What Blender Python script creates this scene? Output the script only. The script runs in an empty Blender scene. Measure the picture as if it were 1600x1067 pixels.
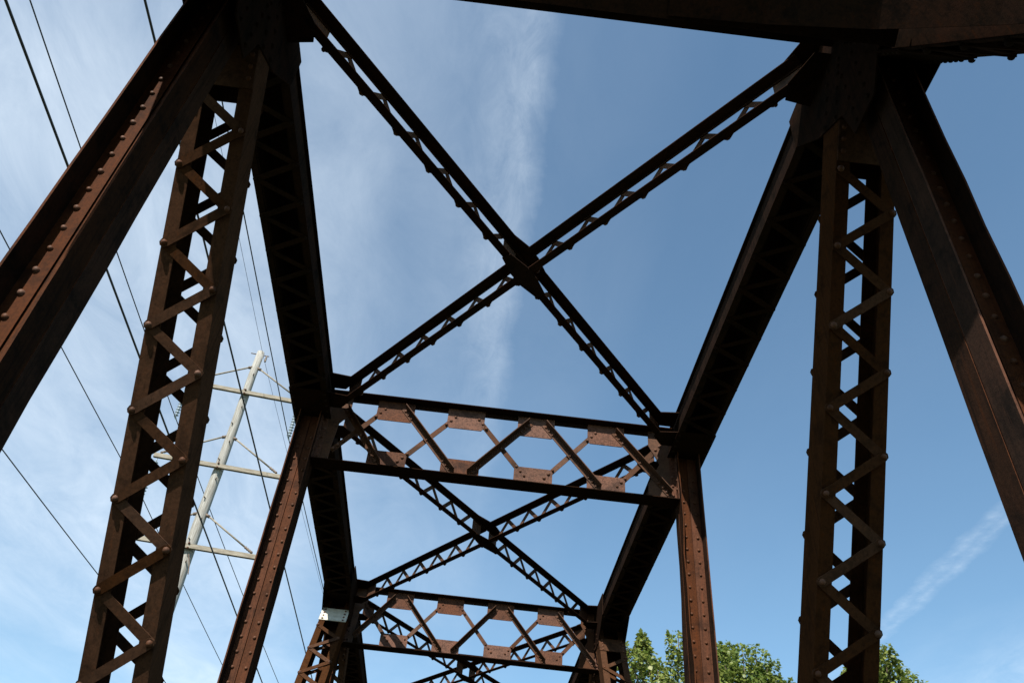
import bpy, math, random
import numpy as np
from mathutils import Vector, Matrix
R_ = math.radians
random.seed(7); rng = np.random.default_rng(7)
scene = bpy.context.scene
COL = scene.collection

# ------------------------------------------------------------------ camera
Z0 = 9.0                                    # eye height above the river bank
cam_d = bpy.data.cameras.new('camera'); cam = bpy.data.objects.new('camera', cam_d); COL.objects.link(cam)
cr = Vector((0.99310323, -0.09057474, 0.07444585)); cu = Vector((-0.11579176, -0.6581077, 0.74396674)); cf = Vector((0.01839121, 0.747456, 0.6640567))
m = Matrix.Identity(4)
for i in range(3):
    m[i][0] = cr[i]; m[i][1] = cu[i]; m[i][2] = -cf[i]
m[0][3] = -0.1911; m[1][3] = 0.0; m[2][3] = Z0
cam.matrix_world = m
cam_d.sensor_width = 36; cam_d.lens = 29.32; cam_d.clip_start = 0.05; cam_d.clip_end = 3000
scene.camera = cam

# ------------------------------------------------------------------ world and sun
SUN = Vector((-0.30, -0.90, 1.0)).normalized()
EL = math.asin(SUN.z); ROT = math.atan2(SUN.x, SUN.y)
w = bpy.data.worlds.new('World'); scene.world = w; w.use_nodes = True
nt = w.node_tree; nt.nodes.clear()
def N(t, ty, **k):
    n = t.nodes.new(ty)
    for a, b in k.items(): setattr(n, a, b)
    return n
def MATH(t, op, a, b=None, c=None, clamp=False):
    n = N(t, 'ShaderNodeMath', operation=op); n.use_clamp = clamp
    for i, v in enumerate((a, b, c)):
        if v is None: continue
        if isinstance(v, (int, float)): n.inputs[i].default_value = v
        else: t.links.new(v, n.inputs[i])
    return n.outputs[0]
def RAMP(t, fac, stops, interp='LINEAR'):
    n = N(t, 'ShaderNodeValToRGB'); n.color_ramp.interpolation = interp
    e = n.color_ramp.elements
    while len(e) < len(stops): e.new(0.5)
    for el, (p, c) in zip(e, stops):
        el.position = p; el.color = (*c, 1) if len(c) == 3 else c
    t.links.new(fac, n.inputs[0]); return n.outputs[0]
def MIX(t, fac, a, b):
    n = N(t, 'ShaderNodeMix', data_type='RGBA')
    for s, v in ((n.inputs[0], fac), (n.inputs[6], a), (n.inputs[7], b)):
        if isinstance(v, (int, float)): s.default_value = v
        elif isinstance(v, tuple): s.default_value = (*v, 1)
        else: t.links.new(v, s)
    return n.outputs[2]
def NOISE(t, vec, scale, detail=4, rough=0.55, dist=0.0):
    n = N(t, 'ShaderNodeTexNoise'); n.inputs['Scale'].default_value = scale; n.inputs['Detail'].default_value = detail
    n.inputs['Roughness'].default_value = rough; n.inputs['Distortion'].default_value = dist
    t.links.new(vec, n.inputs['Vector']); return n.outputs[0]
sky = N(nt, 'ShaderNodeTexSky', sky_type='NISHITA', sun_disc=False)
sky.sun_elevation = EL; sky.sun_rotation = ROT; sky.altitude = 100; sky.air_density = 1.0; sky.dust_density = 0.15; sky.ozone_density = 1.2
tc = N(nt, 'ShaderNodeTexCoord'); sep = N(nt, 'ShaderNodeSeparateXYZ'); nt.links.new(tc.outputs['Generated'], sep.inputs[0])
zc = MATH(nt, 'MAXIMUM', sep.outputs[2], 0.04)
px = MATH(nt, 'DIVIDE', sep.outputs[0], zc); py = MATH(nt, 'DIVIDE', sep.outputs[1], zc)
cmb = N(nt, 'ShaderNodeCombineXYZ'); nt.links.new(px, cmb.inputs[0]); nt.links.new(py, cmb.inputs[1])
P = cmb.outputs[0]
# stretched coordinates for wisps that run along the wind
mp = N(nt, 'ShaderNodeMapping'); nt.links.new(P, mp.inputs[0]); mp.inputs['Scale'].default_value = (1.0, 0.5, 1); mp.inputs['Rotation'].default_value = (0, 0, R_(25))
big = NOISE(nt, mp.outputs[0], 1.3, 3, 0.5, 0.3)
fine = NOISE(nt, mp.outputs[0], 6.0, 12, 0.68, 0.5)
bigm = RAMP(nt, big, [(0.40, (0, 0, 0)), (0.62, (1, 1, 1))])
finem = RAMP(nt, fine, [(0.28, (0, 0, 0)), (0.78, (1, 1, 1))])
# thin cirrus is denser towards the west (negative x), clear to the east
west = N(nt, 'ShaderNodeMapRange'); nt.links.new(px, west.inputs[0])
west.inputs[1].default_value = 0.25; west.inputs[2].default_value = -0.60; west.inputs[3].default_value = 0.04; west.inputs[4].default_value = 0.86
cir = MATH(nt, 'MULTIPLY', MATH(nt, 'MULTIPLY_ADD', bigm, 0.62, 0.33), MATH(nt, 'MULTIPLY_ADD', finem, 0.5, 0.42))
cir = MATH(nt, 'MULTIPLY', cir, west.outputs[0])
# old spread contrail running along y at x = -0.03, crisp east edge, feathered west side
wob = MATH(nt, 'MULTIPLY_ADD', NOISE(nt, P, 7.0, 6, 0.65), 0.07, -0.035)
u1 = MATH(nt, 'ADD', px, wob)
def BAND(u, stops): 
    mr = N(nt, 'ShaderNodeMapRange'); nt.links.new(u, mr.inputs[0]); mr.inputs[1].default_value = -0.2; mr.inputs[2].default_value = 0.2
    return RAMP(nt, mr.outputs[0], stops)
b1 = BAND(u1, [(0.10, (0, 0, 0)), (0.32, (.30,)*3), (0.44, (.75,)*3), (0.51, (1,)*3), (0.55, (.55,)*3), (0.60, (0, 0, 0))])
mp2 = N(nt, 'ShaderNodeMapping'); nt.links.new(P, mp2.inputs[0]); mp2.inputs['Scale'].default_value = (1, 0.45, 1); mp2.inputs['Rotation'].default_value = (0, 0, R_(-60))
streak = RAMP(nt, NOISE(nt, mp2.outputs[0], 20, 10, 0.72, 0.9), [(0.28, (.28,)*3), (0.70, (1,)*3)])
fade = N(nt, 'ShaderNodeMapRange'); nt.links.new(py, fade.inputs[0]); fade.inputs[1].default_value = 1.0; fade.inputs[2].default_value = 1.75; fade.inputs[3].default_value = 1.0; fade.inputs[4].default_value = 0.12
b1 = MATH(nt, 'MULTIPLY', MATH(nt, 'MULTIPLY', MATH(nt, 'MULTIPLY', b1, streak), 0.31), fade.outputs[0])
# younger, narrower contrail parallel to it at x = 1.13
u2 = MATH(nt, 'ADD', MATH(nt, 'SUBTRACT', px, 1.132), MATH(nt, 'MULTIPLY_ADD', NOISE(nt, P, 14.0, 4, 0.6), 0.05, -0.025))
b2 = BAND(u2, [(0.40, (0, 0, 0)), (0.47, (.8,)*3), (0.51, (.45,)*3), (0.55, (.85,)*3), (0.61, (0, 0, 0))])
b2 = MATH(nt, 'MULTIPLY', MATH(nt, 'MULTIPLY', b2, RAMP(nt, NOISE(nt, P, 22, 5, 0.7), [(0.3, (.15,)*3), (0.7, (1,)*3)])), 0.27)
east = N(nt, 'ShaderNodeMapRange'); nt.links.new(px, east.inputs[0])
east.inputs[1].default_value = 1.15; east.inputs[2].default_value = 1.8; east.inputs[3].default_value = 0.0; east.inputs[4].default_value = 0.5
b3 = MATH(nt, 'MULTIPLY', east.outputs[0], MATH(nt, 'MULTIPLY', bigm, finem))
cl = MATH(nt, 'ADD', MATH(nt, 'ADD', cir, b1), MATH(nt, 'ADD', b2, b3), clamp=True)
# thin cloud scatters sunlight: pale cloud colour in the units of the sky texture
hsv = N(nt, 'ShaderNodeHueSaturation'); tint = N(nt, 'ShaderNodeMix', data_type='RGBA', blend_type='MULTIPLY'); tint.inputs[0].default_value = 1.0; nt.links.new(sky.outputs[0], tint.inputs[6]); tint.inputs[7].default_value = (.865, .985, .925, 1)
nt.links.new(tint.outputs[2], hsv.inputs['Color']); hsv.inputs['Saturation'].default_value = 1.03; hsv.inputs['Value'].default_value = 1.0
skyc = MIX(nt, MATH(nt, 'MULTIPLY', cl, 0.85), hsv.outputs[0], (5.2, 5.8, 6.35))
bg = N(nt, 'ShaderNodeBackground'); nt.links.new(skyc, bg.inputs[0]); bg.inputs[1].default_value = 0.110
nt.links.new(bg.outputs[0], N(nt, 'ShaderNodeOutputWorld').inputs[0])
sl = bpy.data.lights.new('sun', 'SUN'); so = bpy.data.objects.new('sun', sl); COL.objects.link(so)
sl.energy = 5.0; sl.angle = R_(0.53); sl.color = (1.0, 0.94, 0.85)
so.rotation_euler = (-SUN).to_track_quat('-Z', 'Y').to_euler(); so.location = (0, 0, 60)
vs = scene.view_settings; vs.view_transform = 'Standard'; vs.look = 'None'; vs.exposure = 0.9; vs.gamma = 1.0; vs.use_curve_mapping = False

# ------------------------------------------------------------------ materials
def newmat(name):
    mt = bpy.data.materials.new(name); mt.use_nodes = True; t = mt.node_tree; t.nodes.clear()
    b = N(t, 'ShaderNodeBsdfPrincipled'); o = N(t, 'ShaderNodeOutputMaterial'); t.links.new(b.outputs[0], o.inputs[0])
    g = N(t, 'ShaderNodeNewGeometry')
    return mt, t, b, g.outputs['Position']
def rust_mat(name, base, dark, warm, speck=0.5, streaks=True, rough=0.75, spec=0.10):
    mt, t, b, pos = newmat(name)
    oi = N(t, 'ShaderNodeObjectInfo')
    n0 = NOISE(t, pos, 0.9, 4, 0.6); n1 = NOISE(t, pos, 4.5, 8, 0.68, 0.4); n2 = NOISE(t, pos, 42, 5, 0.7); n3 = NOISE(t, pos, 95, 3, 0.6)
    patch = MATH(t, 'ADD', MATH(t, 'MULTIPLY', n0, 0.5), MATH(t, 'MULTIPLY', n1, 0.5))
    col = MIX(t, RAMP(t, patch, [(0.40, (0,)*3), (0.58, (1,)*3)]), base, warm)
    col = MIX(t, RAMP(t, n1, [(0.33, (.9,)*3), (0.47, (0,)*3)]), col, dark)                 # flaked dark paint
    col = MIX(t, MATH(t, 'MULTIPLY', RAMP(t, n2, [(0.36, (1,)*3), (0.56, (0,)*3)]), 0.35 + 0.5 * speck), col, dark)
    if streaks:                                                                            # rust and water runs
        mpn = N(t, 'ShaderNodeMapping'); t.links.new(pos, mpn.inputs[0]); mpn.inputs['Scale'].default_value = (14, 14, 0.5)
        ns = NOISE(t, mpn.outputs[0], 2.2, 6, 0.7)
        col = MIX(t, RAMP(t, ns, [(0.52, (0,)*3), (0.68, (.75,)*3)]), col, dark)
        run = tuple(min(1, c * k) for c, k in zip(warm, (1.35, 1.05, .8)))
        col = MIX(t, RAMP(t, ns, [(0.30, (.7,)*3), (0.42, (0,)*3)]), col, run)
    pale = tuple(min(1, c * 1.9 + 0.015) for c in base)
    col = MIX(t, MATH(t, 'MULTIPLY', RAMP(t, n3, [(0.62, (0,)*3), (0.74, (1,)*3)]), speck), col, pale)
    hs = N(t, 'ShaderNodeHueSaturation'); t.links.new(col, hs.inputs['Color'])
    t.links.new(MATH(t, 'MULTIPLY_ADD', oi.outputs['Random'], 0.45, 0.78), hs.inputs['Value'])
    t.links.new(MATH(t, 'MULTIPLY_ADD', oi.outputs['Random'], -0.25, 1.12), hs.inputs['Saturation'])
    t.links.new(hs.outputs[0], b.inputs['Base Color'])
    b.inputs['Roughness'].default_value = rough; b.inputs['Specular IOR Level'].default_value = spec
    if spec < 0.05: b.inputs['IOR'].default_value = 1.0          # dead matt old paint
    bp = N(t, 'ShaderNodeBump'); bp.inputs['Strength'].default_value = 0.4; bp.inputs['Distance'].default_value = 0.004
    t.links.new(MATH(t, 'ADD', n2, n1), bp.inputs['Height']); t.links.new(bp.outputs[0], b.inputs['Normal'])
    return mt
M = {}
M['post'] = rust_mat('rusted_post_steel', (.056, .021, .0095), (.025, .0105, .006), (.076, .027, .012), 0.35, True, 0.8, 0.06)
M['postdark'] = rust_mat('shade_deepened_paint', (.021, .0125, .009), (.010, .0075, .0065), (.034, .0165, .0105), 0.1, True, 0.95, 0.03)  # dark paint tone, deepened further so the colour carries shade
M['diag'] = rust_mat('brown_weathered_paint', (.048, .0235, .013), (.024, .013, .008), (.060, .028, .015), 0.2, True, 0.9, 0.03)
M['plate'] = rust_mat('speckled_rusty_plate', (.088, .043, .028), (.032, .016, .011), (.118, .051, .030), 0.9, False)
M['chord'] = rust_mat('dark_weathered_steel', (.015, .010, .007), (.008, .006, .005), (.024, .012, .008), 0.08, True, 0.95, 0.02)
M['bar'] = rust_mat('rusty_lacing_steel', (.064, .033, .020), (.030, .017, .011), (.088, .040, .022), 0.35, False)
M['rivet'] = rust_mat('rivet_steel', (.085, .042, .026), (.045, .023, .015), (.11, .05, .03), 0.25, False, 0.55)
M['rivetdark'] = rust_mat('dark_rivet_steel', (.016, .011, .008), (.009, .007, .006), (.024, .013, .009), 0.05, False, 0.9, 0.03)
def simple(name, base, var, scale, rough=0.7, amount=0.5, stretch=None):
    mt, t, b, pos = newmat(name)
    if stretch:
        mpn = N(t, 'ShaderNodeMapping'); t.links.new(pos, mpn.inputs[0]); mpn.inputs['Scale'].default_value = stretch; pos = mpn.outputs[0]
    n = NOISE(t, pos, scale, 6, 0.65)
    t.links.new(MIX(t, RAMP(t, n, [(0.5 - amount / 3, (0,)*3), (0.5 + amount / 3, (1,)*3)]), base, var), b.inputs['Base Color'])
    b.inputs['Roughness'].default_value = rough; b.inputs['Specular IOR Level'].default_value = 0.3
    return mt
M['white'] = simple('chalky_white_paint', (.52, .50, .43), (.36, .34, .28), 14)
M['pole'] = simple('silvered_pole_wood', (.36, .36, .335), (.15, .135, .11), 7, 0.8, 0.5, (7, 7, .3))
M['arm'] = simple('weathered_arm_wood', (.33, .30, .24), (.10, .08, .055), 5, 0.8, 0.8, (.4, 4, 4))
M['hardware'] = simple('galvanised_hardware', (.16, .13, .10), (.08, .05, .035), 12, 0.6)
M['glaze'] = simple('blue_grey_insulator', (.30, .36, .40), (.22, .27, .31), 6, 0.25)
M['wire'] = simple('weathered_conductor', (.045, .045, .048), (.03, .03, .03), 10, 0.55)
M['deck'] = simple('dark_deck_timber', (.04, .033, .028), (.025, .021, .018), 2, 0.9)
M['concrete'] = simple('pier_concrete', (.30, .29, .26), (.21, .20, .18), 1.5, 0.9)
M['ground'] = simple('bank_grass', (.035, .055, .016), (.055, .048, .026), 0.3, 0.95)
M['bark'] = simple('grey_brown_bark', (.12, .095, .07), (.06, .045, .035), 6, 0.9, 0.6, (4, 4, .7))
def leaf_mat(name, c1, c2):
    mt = bpy.data.materials.new(name); mt.use_nodes = True; t = mt.node_tree; t.nodes.clear()
    g = N(t, 'ShaderNodeNewGeometry'); o = N(t, 'ShaderNodeOutputMaterial')
    col = MIX(t, g.outputs['Random Per Island'], c1, c2)
    d = N(t, 'ShaderNodeBsdfPrincipled'); d.inputs['Roughness'].default_value = 0.45; d.inputs['Specular IOR Level'].default_value = 0.35; t.links.new(col, d.inputs['Base Color'])
    tr = N(t, 'ShaderNodeBsdfTranslucent'); hs = N(t, 'ShaderNodeHueSaturation'); hs.inputs['Value'].default_value = 1.5; t.links.new(col, hs.inputs['Color']); t.links.new(hs.outputs[0], tr.inputs[0])
    mx = N(t, 'ShaderNodeMixShader'); mx.inputs[0].default_value = 0.35
    t.links.new(d.outputs[0], mx.inputs[1]); t.links.new(tr.outputs[0], mx.inputs[2]); t.links.new(mx.outputs[0], o.inputs[0])
    return mt
M['leaf'] = leaf_mat('fresh_green_leaves', (.065, .108, .016), (.22, .245, .06))
M['leaf2'] = leaf_mat('deep_green_leaves', (.055, .098, .015), (.19, .225, .05))

# ------------------------------------------------------------------ mesh helpers
V = lambda *a: Vector(a)
class MB:
    def __init__(s): s.v = []; s.f = []
    def extrude(s, prof, o, t, L, u, v):
        """closed 2-D profile in axes u, v swept from o along t for L (caps are fans, profile may be concave)"""
        n = len(prof); b = len(s.v)
        area = sum(prof[i][0] * prof[(i + 1) % n][1] - prof[(i + 1) % n][0] * prof[i][1] for i in range(n))
        if area < 0: prof = prof[::-1]
        if u.cross(v).dot(t) < 0: prof = prof[::-1]
        for k in (0, L):
            for a, c in prof: s.v.append(tuple(o + u * a + v * c + t * k))
        for i in range(n):
            j = (i + 1) % n
            s.f.append((b + i, b + j, b + n + j, b + n + i))
        s.f.append(tuple(b + i for i in reversed(range(n)))); s.f.append(tuple(b + n + i for i in range(n)))
        return s
    def wavy(s, prof, o, t, L, u, v, seg, amp, rnd):
        pts = [(0, 0)] + [(rnd.gauss(0, amp), rnd.gauss(0, amp)) for _ in range(seg - 1)] + [(0, 0)]
        n = len(prof); b = len(s.v)
        area = sum(prof[i][0] * prof[(i + 1) % n][1] - prof[(i + 1) % n][0] * prof[i][1] for i in range(n))
        if (area < 0) != (u.cross(v).dot(t) < 0): prof = prof[::-1]
        for k in range(seg + 1):
            a0, c0 = pts[k]
            far = max(abs(c) for a, c in prof)
            for a, c in prof: s.v.append(tuple(o + u * (a + a0 * abs(c) / far) + v * (c + c0 * .3 * abs(c) / far) + t * (L * k / seg)))
        for k in range(seg):
            for i in range(n):
                j = (i + 1) % n; q = b + k * n
                s.f.append((q + i, q + j, q + n + j, q + n + i))
        s.f.append(tuple(b + i for i in reversed(range(n)))); s.f.append(tuple(b + seg * n + i for i in range(n)))
        return s
    def rect(s, o, t, L, u, v, u0, u1, v0, v1):
        return s.extrude([(u0, v0), (u1, v0), (u1, v1), (u0, v1)], o, t, L, u, v)
    def box(s, x0, x1, y0, y1, z0, z1):
        return s.rect(V(0, 0, z0), V(0, 0, 1), z1 - z0, V(1, 0, 0), V(0, 1, 0), x0, x1, y0, y1)
    def tube(s, pts, rad, seg=8):
        pts = [Vector(p) for p in pts]; b = len(s.v)
        rad = rad if isinstance(rad, (list, tuple)) else [rad] * len(pts)
        ref = V(0.31, 0.2, 0.93)
        for i, p in enumerate(pts):
            t = (pts[min(i + 1, len(pts) - 1)] - pts[max(i - 1, 0)]).normalized()
            if abs(t.dot(ref)) > 0.95: ref = V(0.9, 0.3, 0.1)
            a = t.cross(ref).normalized(); c = t.cross(a)
            for k in range(seg):
                q = 2 * math.pi * k / seg; s.v.append(tuple(p + a * math.cos(q) * rad[i] + c * math.sin(q) * rad[i]))
        for i in range(len(pts) - 1):
            for k in range(seg):
                k2 = (k + 1) % seg
                s.f.append((b + i * seg + k, b + i * seg + k2, b + (i + 1) * seg + k2, b + (i + 1) * seg + k))
        s.f.append(tuple(b + k for k in reversed(range(seg)))); s.f.append(tuple(b + (len(pts) - 1) * seg + k for k in range(seg)))
        return s
    def add(s, other, mat):
        b = len(s.v)
        s.v += [tuple(mat @ Vector(p)) for p in other.v]; s.f += [tuple(b + i for i in f) for f in other.f]
        return s
    def mesh(s, name, mt, smooth=False):
        me = bpy.data.meshes.new(name); me.from_pydata(s.v, [], s.f); me.materials.append(M[mt])
        if smooth: me.polygons.foreach_set('use_smooth', [True] * len(me.polygons))
        me.update(); return me
def obj(name, me, parent=None, mat=None, kind=None):
    o = bpy.data.objects.new(name, me); COL.objects.link(o)
    if parent: o.parent = parent
    if mat is not None: o.matrix_local = mat
    if kind: o['kind'] = kind
    return o
def tag(o, label, cat, group=None):
    o['label'] = label; o['category'] = cat
    if group: o['group'] = group
    return o
def empty(name, loc):
    o = bpy.data.objects.new(name, None); COL.objects.link(o); o.location = loc; o.empty_display_size = 0.3; return o

def rivet_mb(r=0.022, h=0.018, seg=8):
    b = MB(); n = seg
    for rr, zz in ((r, 0), (r * .82, h * .62), (r * .4, h * .95)):
        for k in range(n):
            q = 2 * math.pi * k / n; b.v.append((rr * math.cos(q), rr * math.sin(q), zz))
    b.v.append((0, 0, h))
    for l in range(2):
        for k in range(n): b.f.append((l * n + k, l * n + (k + 1) % n, (l + 1) * n + (k + 1) % n, (l + 1) * n + k))
    for k in range(n): b.f.append((2 * n + k, 2 * n + (k + 1) % n, 3 * n))
    return b
RIV = rivet_mb(); RIV_ME = RIV.mesh('rivet', 'rivet', True)
def orient(loc, zdir, xdir=None, scale=1.0):
    z = zdir.normalized(); x = (xdir if xdir else (V(1, 0, 0) if abs(z.x) < .9 else V(0, 1, 0)))
    x = (x - z * x.dot(z)).normalized(); y = z.cross(x)
    mm = Matrix.Identity(4)
    for i in range(3): mm[i][0] = x[i] * scale; mm[i][1] = y[i] * scale; mm[i][2] = z[i] * scale; mm[i][3] = loc[i]
    return mm
def rivets(parent, items, single=False, mt='rivet'):
    """items: (location, direction, scale). single = one object each, else one joined mesh"""
    if not items: return
    if single:
        for l, d, s in items: obj('rivet', RIV_ME, parent, orient(l, d, None, s * random.uniform(.88, 1.1)))
    else:
        b = MB(); r6 = rivet_mb(seg=6)
        for l, d, s in items: b.add(r6, orient(l, d, None, s * random.uniform(.88, 1.1)))
        obj('rivet_heads', b.mesh('rivet_heads', mt, True), parent, kind='stuff')
def bar_mb(L, w, th):
    """flat lacing bar with round ends, centred, along local x, thickness along z"""
    b = MB(); pr = []
    for s, a0 in ((1, -90), (-1, 90)):
        for k in range(5):
            a = R_(a0 + 45 * k); pr.append((s * L / 2 + math.cos(a) * w / 2, math.sin(a) * w / 2))
    return b.extrude(pr, V(0, 0, 0), V(0, 0, 1), th, V(1, 0, 0), V(0, 1, 0))
def lacing(parent, o, t, uu, nn, half, s0, s1, pitch, w, th, first, nsingle, mt='bar', end=0.0, rv=1.0, rsingle=False, name='lacing_bar'):
    """zig-zag bars in the plane (t, uu) at o; nn = outward normal; rivet positions at +-half along uu; first = +-1 side of the first node"""
    step = pitch / 2; L = math.hypot(step, 2 * half)
    proto = bar_mb(L, w, th); me = proto.mesh(name, mt); rest = MB(); rv_items = []
    k = 0; s = s0; side = first; made = 0
    while s + step <= s1 + 1e-6:
        a = o + t * s + uu * (half * side); c = o + t * (s + step) - uu * (half * side)
        off = th * 1.05 if k % 2 else 0.0
        mm = orient((a + c) / 2 + nn * off, nn, (c - a) + t * random.uniform(-.006, .006)) @ Matrix.Rotation(random.uniform(-.012, .012), 4, 'X')
        if made < nsingle: obj(name, me, parent, mm)
        else: rest.add(proto, mm)
        made += 1
        rv_items.append((a + nn * (th * 2.05), nn, rv))
        s += step; side = -side; k += 1
    rv_items.append((o + t * s + uu * (half * side) + nn * (th * 2.05), nn, rv))
    if rest.v: obj('lacing', rest.mesh('lacing', mt), parent, kind='stuff')
    if rv > 0: rivets(parent, rv_items, rsingle, 'rivetdark' if mt == 'chord' else 'rivet')
def Lprof(a, b, th):       # angle iron, heel at the origin
    return [(0, 0), (a, 0), (a, th), (th, th), (th, b), (0, b)]

# ------------------------------------------------------------------ setting
X, Y, Z = V(1, 0, 0), V(0, 1, 0), V(0, 0, 1)
g = MB(); S = 900; nx = 24
for j in range(nx + 1):
    for i in range(nx + 1):
        x = -S + 2 * S * i / nx; y = -S + 2 * S * j / nx
        g.v.append((x, y, -0.02))
for j in range(nx):
    for i in range(nx):
        a = j * (nx + 1) + i; g.f.append((a, a + 1, a + nx + 2, a + nx + 1))
obj('ground', g.mesh('ground', 'ground'), kind='structure')

# ------------------------------------------------------------------ the bridge
W = 2.5; H = Z0 + 6.406; HL = 3.09                # half width, underside of top chord, lower chord below the eye
PAN = 5.97; YN = [3.187 + PAN * k for k in range(5)]   # upper nodes A..E
ZL = Z0 - HL; CH = 0.44
bridge = empty('truss_bridge', (0, YN[2], 0))
tag(bridge, 'rusty brown riveted steel truss bridge seen from inside its deck', 'bridge')
OFF = Matrix.Translation(-bridge.location)
def part(name, mb, mt, kind=None): return obj(name, mb.mesh(name, mt), bridge, OFF, kind)

def box_member(name, o, t, L, nrm, half=0.17, dep=CH, mt='chord'):
    """chord / end post: two webs, cover plate on the +nrm side, outward angles on the underside; o on the underside centre line"""
    b = MB()
    for s in (-1, 1):
        b.rect(o, t, L, X * s, nrm, half - .014, half, .012, dep)
        b.rect(o, t, L, X * s, nrm, half - .06, half - .0145, dep - .012, dep - .0005)     # top inner leg
        b.extrude([(half + .002, 0), (half + .068, 0), (half + .068, .012), (half + .014, .012), (half + .014, .075), (half + .002, .075)], o, t, L, X * s, nrm)
    b.rect(o, t, L, X, nrm, -.205, .205, dep, dep + .014)
    return part(name, b, mt)
def batten(parent, o, t, L, nn, halfw, mt='chord', rows=(), pitch=.08, name='batten_plate', th=.012):
    b = MB(); u = X; b.rect(o, t, L, u, nn, -halfw, halfw, 0, th)
    p = obj(name, b.mesh(name, mt), parent)
    it = []
    for r in rows:
        k = pitch * .6
        while k < L - .03: it.append((o + t * k + u * r + nn * th, nn, 1.0)); k += pitch
    rivets(parent, it, False, 'rivetdark' if mt == 'chord' else 'rivet')
    return p
for sd in (-1, 1):
    xc = X * (sd * W)
    o = xc + V(0, YN[0] - .25, H); L = YN[4] - YN[0] + .5
    ch = box_member('top_chord', o, Y, L, Z)
    for k in range(4):
        a, c = YN[k] + .62, YN[k + 1] - .62
        lacing(ch, xc + V(0, 0, H) , Y, X * sd, -Z, .205, a - .0 + .06, c, .467, .06, .009, 1, 0, 'chord', rv=1.15)
    for k in range(5):
        y0 = YN[k] - .60 if k else YN[0] - .2; y1 = YN[k] + .60 if k < 4 else YN[4] + .2
        batten(ch, xc + V(0, y0, H), Y, y1 - y0, -Z, .247, 'chord', (-.21, .21), .12)
    # rivets along the outer web of the chord, near the bottom angle
    # end posts
    for nd, dr in ((0, -1), (4, 1)):
        top = xc + V(0, YN[nd], H + .2); bot = xc + V(0, YN[nd] + dr * PAN, ZL)
        t = (bot - top).normalized(); n = X.cross(t); n = n if n.z > 0 else -n
        ep = box_member('end_post', top - n * .2 + t * .05, t, (bot - top).length - .1, n)
        batten(ep, top - n * .2 + t * .72, t, .66, -n, .255, 'chord', (-.215, .215), .075)
        lacing(ep, top - n * .2, t, X * sd, -n, .205, 1.45, 10.2, .467, .06, .009, 1, 0, 'chord', rv=1.15)

def post(sd, y, near, k_node):
    a = .14; fw = .165; z0 = ZL; z1 = H + .30; xc = V(sd * W, y, z0); L = z1 - z0
    b = MB(); b.rect(xc, Z, L, X, Y, -(a - .006), a - .006, -.006, .006)
    p = part('vertical_post', b, 'post')
    for sx in (-1, 1):
        for sy in (-1, 1):
            ab = MB()
            amp = .0085 if (sd > 0 and sx < 0 and k_node == 1) else .0028
            ab.wavy([(a, .0065), (a, .0065 + fw), (a - .014, .0065 + fw), (a - .014, .0195), (a - .133, .0195), (a - .133, .0065)], xc, Z, L, X * sx, Y * sy, 22, amp, random.Random(int(y * 10) + 7 * sx + 3 * sy + sd))
            me = ab.mesh('corner_angle', 'post'); me.materials.append(M['postdark'])
            for pg in me.polygons:                  # flange leg: dark paint with shade put into its colour; the web leg has rusted
                if abs(pg.normal.x) > .9: pg.material_index = 1
            obj('corner_angle', me, p)
    its = []; far = []
    k = 0; z = H - .35
    while z > ZL + .6:
        for sx in (-1, 1):
            its.append((V(sd * W + sx * (a - .068), y - .0195, z), -Y, .95)) if (near and z > Z0 + .9) else far.append((V(sd * W + sx * (a - .068), y - .0195, z), -Y, .95))
            far.append((V(sd * W + sx * (a - .068), y + .0195, z), Y, .95))
        z -= .165
    rivets(p, its, True); rivets(p, far)
    return p
for k in range(5):
    for sd in (-1, 1): post(sd, YN[k], k == 0, k)

def diagonal(sd, nd, dr, nsingle, phase_out, white=False, rs=False, fs=1):
    """laced diagonal from upper node nd down to the lower node one panel along (dr)"""
    top = V(sd * W, YN[nd], H + .2); bot = V(sd * W, YN[nd] + dr * PAN, ZL)
    t = (bot - top).normalized(); n = X.cross(t)
    if n.y > 0: n = -n                      # n points towards the camera end
    L = (bot - top).length; hw = .232; D = .14
    b = MB()
    for s in (-1, 1):
        b.extrude([(hw, -D), (hw, D), (hw - .105, D), (hw - .105, D - .014), (hw - .014, D - .014), (hw - .014, -D + .014), (hw - .105, -D + .014), (hw - .105, -D)], top + t * .25, t, L - .5, X * s, n)
    p = part('diagonal_brace', b, 'diag')
    for face in (1, -1):
        nn = n * face
        f = fs * (sd if face == 1 else -sd)        # front: outer rivet first; rear: opposite
        o = top + nn * D
        lacing(p, o, t, X * f, nn, .206, phase_out, L - 1.1, .62, .072, .011, 1, nsingle, 'diag', rv=1.15, rsingle=rs and face == 1)
        if white:
            pl = batten(p, o + t * .62, t, .34, nn, .240, 'white' if (sd < 0 and face == 1) else 'diag', (-.18, .18), .085, 'tie_plate')
            if sd < 0 and face == 1: pl['label'] = 'white painted tie plate with two rows of rivets'
        else:
            batten(p, o + t * .84, t, .34, nn, .230, 'diag', (-.19, .19), .1, 'tie_plate')
    return p
diagonal(-1, 0, 1, 18, 1.22, rs=True); diagonal(1, 0, 1, 18, 1.25, rs=True, fs=-1)
diagonal(-1, 2, -1, 10, 1.12, True); diagonal(1, 2, -1, 10, 1.12, True)
for sd in (-1, 1):
    diagonal(sd, 2, 1, 0, 1.2); diagonal(sd, 4, -1, 0, 1.5)

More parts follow.
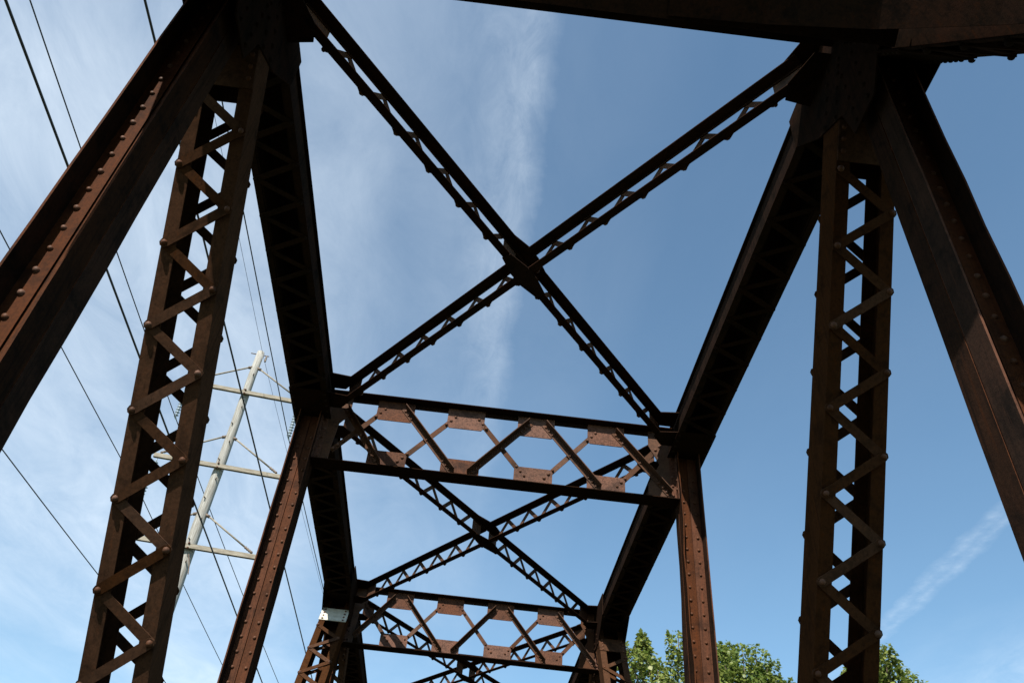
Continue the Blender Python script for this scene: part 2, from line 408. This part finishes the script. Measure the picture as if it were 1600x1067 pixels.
def gussets(sd, nd, poly):
    for s in (-1, 1):
        xg = sd * W + s * .2335
        pl_ = [(a, max(c, -.72)) for a, c in poly] if s == sd else poly
        b = MB(); b.extrude(pl_, V(xg + (s * .0005), YN[nd], H), X * s, .0125, Y, Z)
        p = part('node_gusset_plate', b, 'chord')
        it = []
        for dvec, cnt in ((V(0, 0, -1), 6), (V(0, .524, -.852), 5), (V(0, -.53, -.85), 5)):
            for i in range(cnt):
                for q in (-.1, .1):
                    side = X.cross(dvec).normalized() * q
                    it.append((V(xg + s * .013, YN[nd], H + .16) + dvec * (.3 + .13 * i) * (.95 if cnt == 5 else 1.15) + side, X * s, 1.0))
        rivets(p, [q for q in it if s != sd or q[0].z > H - .62], False, 'rivetdark')
pA = [(1.0, .40), (1.0, .0), (.63, -.40), (.25, -.64), (.17, -1.0), (-.17, -1.0), (-.34, -.77), (-.72, -.53), (-.33, .40)]
pC = [(.9, .40), (.9, .0), (.5, -.30), (.20, -.36), (-.20, -.36), (-.5, -.30), (-.9, .0), (-.9, .40)]
for sd in (-1, 1):
    gussets(sd, 0, pA); gussets(sd, 2, pC); gussets(sd, 4, [(-a, c) for a, c in pA])

def sway(nd, flip0=False, detail=True):
    y = YN[nd]; zt = H + .388; zb = H - .69; XE = W - .145
    b = MB()
    b.box(-XE, XE, y - .118, y + .118, zt, zt + .012); b.box(-XE, XE, y - .118, y + .118, zb - .012, zb)
    b.box(-XE, XE, y + .0075, y + .0185, zt - .075, zt - .0005); b.box(-XE, XE, y + .0075, y + .0185, zb + .0005, zb + .06)
    p = part('sway_frame', b, 'chord')
    xs = [-2.375 + .95 * k for k in range(6)]
    it = []
    for k in range(1, 5):
        for top in (True, False):
            g = MB(); c = .035; hw = .25
            if top: poly = [(-hw, zt - .002), (-hw, zt - .27), (-hw + c, zt - .315), (hw - c, zt - .315), (hw, zt - .27), (hw, zt - .002)]
            else: poly = [(-hw, zb + .002), (-hw, zb + .235), (-hw + c, zb + .275), (hw - c, zb + .275), (hw, zb + .235), (hw, zb + .002)]
            g.extrude([(xs[k] + a, z) for a, z in poly], V(0, y - .006, 0), Y, .0125, X, Z)
            obj('gusset_plate', g.mesh('gusset_plate', 'plate'), p)
    for s in (-1, 1):
        if s > 0: poly = [(XE, zt - .002), (2.0, zt - .002), (2.0, zt - .24), (2.14, zt - .52), (1.985, zb + .24), (1.985, zb + .002), (XE, zb + .002)]
        else: poly = [(XE, zt - .002), (2.02, zt - .002), (2.02, zt - .30), (2.13, zt - .45), (2.16, zb + .24), (2.16, zb + .002), (XE, zb + .002)]
        g = MB(); g.extrude([(s * a, z) for a, z in poly], V(0, y - .006, 0), Y, .0125, X, Z)
        obj('end_plate', g.mesh('end_plate', 'bar'), p)
        g = MB(); g.extrude([(0, 0), (-.085, 0), (-.085, -.011), (-.011, -.011), (-.011, -.10), (0, -.10)], V(s * XE, y - .0065, zb + .004), Z, zt - zb - .008, X * s, Y)
        obj('connection_angle', g.mesh('connection_angle', 'plate'), p)
        for i in range(7):
            z = zb + .09 + .14 * i
            it.append((V(s * (XE - .055), y - .0175, z), -Y, .9)); it.append((V(s * (XE - .011), y - .065, z + .07), -X * s, .9))
    for k in range(5):
        ang_down = not ((k == 2) or (k == 0 and flip0))        # '\' is an angle, '/' a flat bar; swapped in some cells
        for down in (True, False):
            if down: A = V(xs[k] + .13, 0, zt - .085); B = V(xs[k + 1] - .07, 0, zb + .085)
            else: A = V(xs[k] + .10, 0, zb + .085); B = V(xs[k + 1] - .10, 0, zt - .085)
            isang = (down == ang_down)
            if not isang:
                d0 = (B - A).normalized(); A = A + d0 * .04; B = B - d0 * .04
            if k == 0: A = A + (V(.19, 0, -.10) if (down and isang) else V(.10, 0, .09 if not down else -.09))
            if k == 4: B = A + (B - A) * .96
            t = (B - A).normalized(); u = Y.cross(t); u = u if u.z < 0 else -u      # flat leg hangs to the lower side
            q = MB()
            if isang:
                q.extrude([(-.005, 0), (.07, 0), (.07, .010), (.005, .010), (.005, .105), (-.005, .105)], A + V(0, y - .0065, 0), t, (B - A).length, u, -Y)
                obj('lattice_angle', q.mesh('lattice_angle', 'bar'), p)
                for e, d in ((A, t), (B, -t)):
                    for i in range(3): it.append((e + d * (.05 + .075 * i) + u * .04 + V(0, y - .0167, 0), -Y, .95))
                it.append(((A + B) / 2 + u * .04 + V(0, y - .0167, 0), -Y, .95))
            else:
                q.rect(A + V(0, y + .0068, 0), t, (B - A).length, u, Y, -.034, .034, 0, .010)
                obj('lattice_bar', q.mesh('lattice_bar', 'bar'), p)
                for e, d in ((A, t), (B, -t)):
                    for i in range(3): it.append((e + d * (.03 + .085 * i) + V(0, y - .0062, 0), -Y, 1.0))
    rivets(p, it, single=(nd == 1))
    return p
sway(1); sway(2, True); sway(3)

def lateral(P0, P1, nsingle, gap, lift, cross):
    """laced strut in a vertical plane between two node gussets"""
    t = (P1 - P0).normalized(); L = (P1 - P0).length; u = Z.cross(t).normalized()
    if u.y > 0: u = -u
    b = MB(); hd = .140
    segs = [(0, L)] if not gap else [(0, L / 2 - .075), (L / 2 + .075, L - L / 2 - .075)]
    for s0, ln in segs:
        o = P0 + t * s0 + Z * lift
        b.extrude([(-.05, hd - .032), (-.041, hd - .032), (-.041, hd), (.068, hd), (.068, hd + .010), (-.05, hd + .010)], o, t, ln, u, Z)
        b.extrude([(-.05, -hd + .028), (-.041, -hd + .028), (-.041, -hd), (.040, -hd), (.040, -hd - .010), (-.05, -hd - .010)], o, t, ln, u, Z)
    p = part('lateral_brace', b, 'postdark')
    for a0, a1 in ((.32, L / 2 - (.12 if gap else .36)), (L / 2 + (.14 if gap else .36), L - .30)):
        lacing(p, P0 - u * .0505 + Z * (lift - .008), t, Z, -u, .128, a0, a1, .487, .060, .009, -1, nsingle, 'bar', rv=1.0)
    for s0, ln in ((.0, .30), (L - .28, .28)) + (() if gap else ((L / 2 - .34, .22), (L / 2 + .12, .22))):
        q = MB(); q.rect(P0 + t * s0 + Z * lift, t, ln, u, Z, -.060, -.0505, -.135, .135); obj('tie_plate', q.mesh('tie_plate', 'bar'), p)
    if cross:
        for z in (hd + .0125 + lift, -hd - .024 + lift - .004):
            q = MB(); q.extrude([(-.34, -.055), (-.1, -.105), (.1, -.105), (.34, -.055), (.34, .055), (.1, .105), (-.1, .105), (-.34, .055)], P0 + t * (L / 2) + Z * z, Z, .011, t, u)
            obj('crossing_plate', q.mesh('crossing_plate', 'chord'), p)
LZ = H + .222
for k in range(4):
    ya, yb = YN[k] + (.37, .34, .50, .34)[k], YN[k + 1] - (.29, .20, .05, .20)[k]
    ns = (15, 15, 8, 0)[k]
    lateral(V(-2.10, ya, LZ), V(2.14, yb, LZ), ns, False, 0.0, True)
    lateral(V(2.12, ya, LZ), V(-2.10, yb, LZ), ns, True, 0.0005, False)
for k in range(5):
    for sd in (-1, 1):
        for dr in (-1, 1):
            if (k == 0 and dr < 0) or (k == 4 and dr > 0): continue
            e = (.37, .34, .50, .34, 0)[k] if dr > 0 else (0, .29, .20, .10, .20)[k]; i0, i1 = (.24, .22) if k in (0, 4) else (.11, .17)
            poly = [(W - .186, e - i0), (W - .38, e - i0), (W - .50, e + .06), (W - .47, e + i1), (W - .186, e + i1 + .04)]
            for zz in (LZ - .140 - .0235, LZ + .140 + .0115):
                q = MB(); q.extrude([(a, dr * c) for a, c in poly], V(0, YN[k], zz), Z, .0115, X * sd, Y)
                part('lateral_gusset_plate', q, 'chord')

def portal(nd, dr):
    top = V(0, YN[nd], H + .17); t = V(0, dr * PAN, -(H + .2 - ZL)).normalized(); n = X.cross(t); n = n if n.z > 0 else -n
    XE = W - .25; b = MB(); dep = 1.25
    b.rect(V(-XE, 0, 0) + top, X, 2 * XE, n, t, -.11, .19, 0, .014)
    b.rect(V(-XE, 0, 0) + top, X, 2 * XE, n, t, -.17, .17, dep, dep + .014)
    b.rect(V(-XE, 0, 0) + top, X, 2 * XE, n, t, -.005, .005, .0145, .16); b.rect(V(-XE, 0, 0) + top, X, 2 * XE, n, t, -.005, .005, dep - .16, dep - .0005)
    p = part('portal_frame', b, 'chord')
    for k in range(3):
        for dn in (0, 1):
            A = top + X * (-1.29 + .86 * k) + t * (.1 if dn else dep - .1) + n * (.0055 if dn else -.0165); B = A + X * .86 + t * ((dep - .2) if dn else -(dep - .2))
            d = (B - A).normalized(); q = MB(); q.rect(A, d, (B - A).length, d.cross(n), n, -.045, .045, 0, .011); obj('lattice_bar', q.mesh('lattice_bar', 'chord'), p)
    for s in (-1, 1):
        q = MB(); q.rect(top - n * .0055, n, .011, X * s, t, 1.15, XE, .165, dep - .165); obj('end_web_plate', q.mesh('end_web_plate', 'chord'), p)
        q = MB(); q.extrude([(XE, dep + .0145), (XE - 1.55, dep + .0145), (XE - .95, dep + .22), (XE - .42, dep + .68), (XE - .33, dep + .90), (XE - .12, dep + 1.5), (XE, dep + 2.1)], top - n * .006, n, .012, X * s, t)
        obj('knee_plate', q.mesh('knee_plate', 'chord'), p)
        kp = [(XE - 1.55, dep + .0145), (XE - .95, dep + .22), (XE - .42, dep + .68), (XE - .33, dep + .90), (XE - .12, dep + 1.5), (XE, dep + 2.1)]
        q = MB(); q.extrude([(a, c + .001) for a, c in kp] + [(a - .008, c + .015) for a, c in kp[::-1]], top - n * .15, n, .30, X * s, t)
        obj('knee_flange', q.mesh('knee_flange', 'chord'), p)
portal(0, -1); portal(4, 1)

# lower chord, floor and deck (below the picture, they carry the posts)
for sd in (-1, 1):
    b = MB(); y0, y1 = YN[0] - PAN - .3, YN[4] + PAN + .3
    for s in (-1, 1): b.box(sd * W + s * .23 - .008, sd * W + s * .23 + .008, y0, y1, ZL - .25, ZL + .25)
    b.box(sd * W - .22, sd * W + .22, y0, y1, ZL - .27, ZL - .2505)
    part('bottom_chord', b, 'chord')
for k in range(-1, 6):
    y = YN[0] + PAN * k
    b = MB(); b.box(-W + .25, W - .25, y - .18, y + .18, ZL + .2, ZL + .215); b.box(-W + .25, W - .25, y - .01, y + .01, ZL + .216, ZL + .95); b.box(-W + .25, W - .25, y - .18, y + .18, ZL + .9505, ZL + .965)
    part('floor_beam', b, 'chord')
b = MB(); b.box(-2.15, 2.15, YN[0] - PAN - .6, YN[4] + PAN + .6, ZL + .97, ZL + 1.45); part('bridge_deck', b, 'deck')
for y, lb in ((YN[0] - PAN, 'concrete pier carrying the end posts behind the portal'), (YN[4] + PAN, 'concrete pier carrying the far end of the truss bridge')):
    b = MB(); b.extrude([(-3.6, -.9), (3.6, -.9), (3.4, -.2), (3.3, .0)][:2] + [(3.25, ZL - .275), (-3.25, ZL - .275)], V(0, y - .8, 0), Y, 1.6, X, Z)
    tag(obj('bridge_pier', b.mesh('bridge_pier', 'concrete')), lb, 'pier')

# ------------------------------------------------------------------ utility pole
PX, PY = -9.02, 24.8; PT = Z0 + 20.0
up = empty('utility_pole', (PX, PY, 0)); UO = Matrix.Translation((-PX, -PY, 0))
tag(up, 'tall weathered white utility pole with three crossarms', 'utility pole')
def upart(name, mb, mt, smooth=False): return obj(name, mb.mesh(name, mt, smooth), up, UO)
b = MB(); nz = 24
b.tube([(PX + .012 * math.sin(k * 1.3), PY + .01 * math.cos(k), -0.3 + (PT + .3) * k / nz) for k in range(nz + 1)], [.30 - .165 * k / nz for k in range(nz + 1)], 14)
pole_o = upart('pole', b, 'pole', True)
pr = lambda z: .30 - .165 * z / PT
adir = V(math.cos(R_(7)), math.sin(R_(7)), 0); aper = V(-adir.y, adir.x, 0)
ends = {}
def insulator(p0, L, parent_name='insulator'):
    b = MB(); pts = []; rad = []
    n = 11
    b.tube([p0, p0 - Z * .14], .018, 6)
    for k in range(n):
        z = .14 + (L - .26) * k / (n - 1)
        pts += [p0 - Z * z, p0 - Z * (z + .035), p0 - Z * (z + .06)]; rad += [.035, .085, .035]
    b.tube(pts, rad, 10)
    b.tube([p0 - Z * (L - .16), p0 - Z * L], .022, 6); b.tube([p0 - Z * L - Y * .11, p0 - Z * L + Y * .11], .03, 6)
    upart('insulator', b, 'glaze', True)
for i, (za, zb_) in enumerate(((17.9, 19.2), (14.74, 16.05), (11.77, 13.02))):
    za += Z0; zb_ += Z0; c = V(PX, PY, za) - aper * (pr(za) + .075)
    b = MB(); b.rect(c - adir * 2.1, adir, 4.2, aper, Z, -.055, .055, -.072, .072); ca = upart('crossarm', b, 'arm')
    for q in (-.08, .08):
        obj('bolt', RIV_ME, ca, orient(c + Z * q - aper * .07, -aper, None, 1.8))
    for s in (-1, 1):
        p0 = V(PX, PY, zb_) + adir * (s * pr(zb_)) - aper * .05; p1 = c + adir * (s * 1.93) + Z * .12
        d = p1 - p0
        b = MB(); b.tube([p0, p0 + d * .86], .030, 8); br = upart('brace_rod', b, 'arm', True)
        b = MB(); pts = []; rad = []
        for k in range(9): pts.append(p0 + d * (.84 + .16 * k / 8)); rad.append(.05 if k % 2 else .032)
        b.tube(pts, rad, 8); obj('turnbuckle', b.mesh('turnbuckle', 'hardware', True), br)
        b = MB(); b.tube([p0 - adir * s * .05, p0 + d * .05], .055, 8); obj('eye_fitting', b.mesh('eye_fitting', 'hardware', True), br)
        e = c + adir * (s * 1.95) - Z * .10
        if i == 0 or s < 0: insulator(e, 1.45)
        ends[(i, s)] = e - Z * 1.45
for k in range(13):          # climbing bolts
    z = PT - 1.2 - .75 * k; s = -1 if k % 2 else 1
    d = (adir * .35 * s - aper).normalized()
    b = MB(); b.tube([V(PX, PY, z) + d * (pr(z) - .03), V(PX, PY, z) + d * (pr(z) + .09)], .022, 6); upart('step_bolt', b, 'hardware')
b = MB(); b.tube([V(PX, PY, PT - .12) - adir * .34, V(PX, PY, PT - .12) + adir * .34], .02, 6); b.tube([V(PX + .26, PY, PT - .14), V(PX + .26, PY, PT - .42)], [.03, .04], 8); upart('top_bracket', b, 'hardware')
b = MB(); b.tube([V(PX + .1, PY - .2, PT - 8.45), V(PX + .28, PY - .3, PT - 8.9), V(PX + .33, PY - .3, PT - 9.15)], .018, 6); upart('ground_clamp', b, 'hardware')

def wire(label, p_mid, r, sag_near, y_near=-45, y_far=95, dx_near=0.0, dx_far=0.0, one=None):
    """conductor hung at p_mid, sagging on either side; runs parallel to the bridge"""
    pts = []
    def side(yend, dx):
        L = yend - p_mid.y; o = []
        for k in range(1, 41):
            q = k / 40; o.append(p_mid + V(dx * q, L * q, -4 * sag_near * q * (1 - q)))
        return o
    near = side(y_near, dx_near); far = side(y_far, dx_far)
    if one == 'near': pts = near[::-1] + [p_mid]
    elif one == 'far': pts = [p_mid] + far
    else: pts = near[::-1] + [p_mid] + far
    b = MB(); b.tube(pts, r, 6)
    o = obj('power_line', b.mesh('power_line', 'wire', True)); tag(o, label, 'wire', 'overhead wires beside the bridge'); return o
wire('wire on the top crossarm insulator farther from the bridge', ends[(0, -1)], .016, .9, dx_near=2.2, dx_far=3)
wire('wire on the top crossarm insulator nearer to the bridge', ends[(0, 1)], .017, .9, dx_near=1.0, dx_far=3)
wire('thin shield wire fixed to the tip of the utility pole', V(PX + .1, PY, PT - .1), .007, .6, dx_near=1, dx_far=3)
wire('wire hung from the middle crossarm of the utility pole', ends[(1, -1)], .014, .9, dx_near=0, dx_far=3)
wire('wire hung from the lowest crossarm of the utility pole', ends[(2, -1)], .014, .9, dx_near=-1, dx_far=3)
def straight(label, x, z, r, sag):
    pts = [V(x, -40 + 130 * k / 60, z - sag * (1 - ((k - 30) / 30) ** 2)) for k in range(61)]
    b = MB(); b.tube(pts, r, 8); tag(obj('power_line', b.mesh('power_line', 'wire', True)), label, 'wire', 'overhead wires beside the bridge')
straight('thick black cable crossing the utility pole, attached to none of its arms', -6.95, Z0 + 10.1, .02, .25)
straight('thick black cable running closest beside the bridge top chord', -5.09, Z0 + 10.15, .017, .35)

# ------------------------------------------------------------------ trees
def tree(name, label, x, y, height, spread, seed, mt, n_tips):
    r = np.random.default_rng(seed); rt = empty(name, (x, y, 0)); tag(rt, label, 'tree', 'trees beyond the right truss')
    TO = Matrix.Translation((-x, -y, 0))
    b = MB(); base = V(x, y, -.1); fork = V(x + .2, y, height * .30)
    b.tube([base, V(x + .05, y, 1.0), V(x + .12, y, height * .18), fork, V(x + .1, y, height * .55), V(x, y, height * .82)], [.42, .33, .30, .27, .17, .05], 10)
    tips = []
    for k in range(n_tips):
        a = r.uniform(0, 2 * math.pi); hgt = height * (.36 + .62 * r.uniform() ** .75)
        f = (hgt / height - .36) / .62
        env = spread * max(.03, 1 - (max(0, f - .22) / .80) ** 2.6) ** .5 * (.55 + .45 * min(1, f / .25))
        rad = env * math.sqrt(r.uniform(.12, 1.0))
        tips.append(V(x + math.cos(a) * rad, y + math.sin(a) * rad, hgt))
    for k in range(n_tips):
        tp = tips[k]; st = V(x + .1, y, min(height * .75, max(height * .25, tp.z - 1.6 - .45 * math.hypot(tp.x - x, tp.y - y))))
        mid = st.lerp(tp, .55) + V(0, 0, .25)
        b.tube([st, mid, tp + V(0, 0, .35)], [.07 if k % 3 == 0 else .045, .035, .008], 5)
    obj('trunk', b.mesh('trunk', 'bark', True), rt, TO)
    vs_, fs = [], []
    C = []; Dn = []
    for tp in tips:
        nl = int(r.integers(200, 440)); hgt = r.uniform(.6, 1.7); wd = r.uniform(.26, .60)
        q = r.uniform(0, 1, nl); ang = r.uniform(0, 2 * math.pi, nl); rr = wd * (1 - q ** 1.6 * .75) * np.sqrt(r.uniform(.15, 1, nl))
        tilt = r.normal(0, .22, 2)
        zz = (q - .55) * hgt
        C.append(np.stack([tp.x + np.cos(ang) * rr + tilt[0] * zz, tp.y + np.sin(ang) * rr + tilt[1] * zz, tp.z + zz], 1))
        Dn.append(np.stack([np.cos(ang), np.sin(ang), r.normal(-.25, .45, nl)], 1))
    C = np.concatenate(C); Dn = np.concatenate(Dn); n = len(C)
    Dn += r.normal(0, .35, Dn.shape); Dn /= np.linalg.norm(Dn, axis=1)[:, None]
    up_ = r.normal(0, .5, (n, 3)) + np.array([0, 0, 1.0]); S_ = np.cross(Dn, up_); S_ /= np.linalg.norm(S_, axis=1)[:, None]
    Nn = np.cross(S_, Dn)
    ln = (.07 + .11 * r.uniform(0, 1, n) ** 1.5)[:, None]; wd = ln * r.uniform(.34, .5, n)[:, None]
    p0 = C; p1 = C + Dn * ln * .45 + S_ * wd - Nn * ln * .06; p2 = C + Dn * ln - Nn * ln * .22; p3 = C + Dn * ln * .45 - S_ * wd - Nn * ln * .06
    vv = np.stack([p0, p1, p2, p3], 1).reshape(-1, 3)
    idx = np.arange(n) * 4
    ff = np.concatenate([np.stack([idx, idx + 1, idx + 2], 1), np.stack([idx, idx + 2, idx + 3], 1)])
    me = bpy.data.meshes.new('crown'); me.from_pydata(vv.tolist(), [], ff.tolist()); me.materials.append(M[mt]); me.update()
    obj('crown', me, rt, TO)
tree('broadleaf_tree', 'leafy green tree directly behind the solid riveted post, next to the farther cross frame', 6.1, 25.2, Z0 + 11.1, 2.9, 3, 'leaf', 150)
tree('broadleaf_tree', 'broad green tree filling the gap between the solid riveted post and the laced diagonal', 8.75, 26.3, Z0 + 11.4, 2.5, 5, 'leaf2', 150)
tree('broadleaf_tree', 'green tree half hidden by the laced diagonal, below the short slanting vapour trail', 12.3, 24.8, Z0 + 10.65, 3.1, 9, 'leaf', 160)
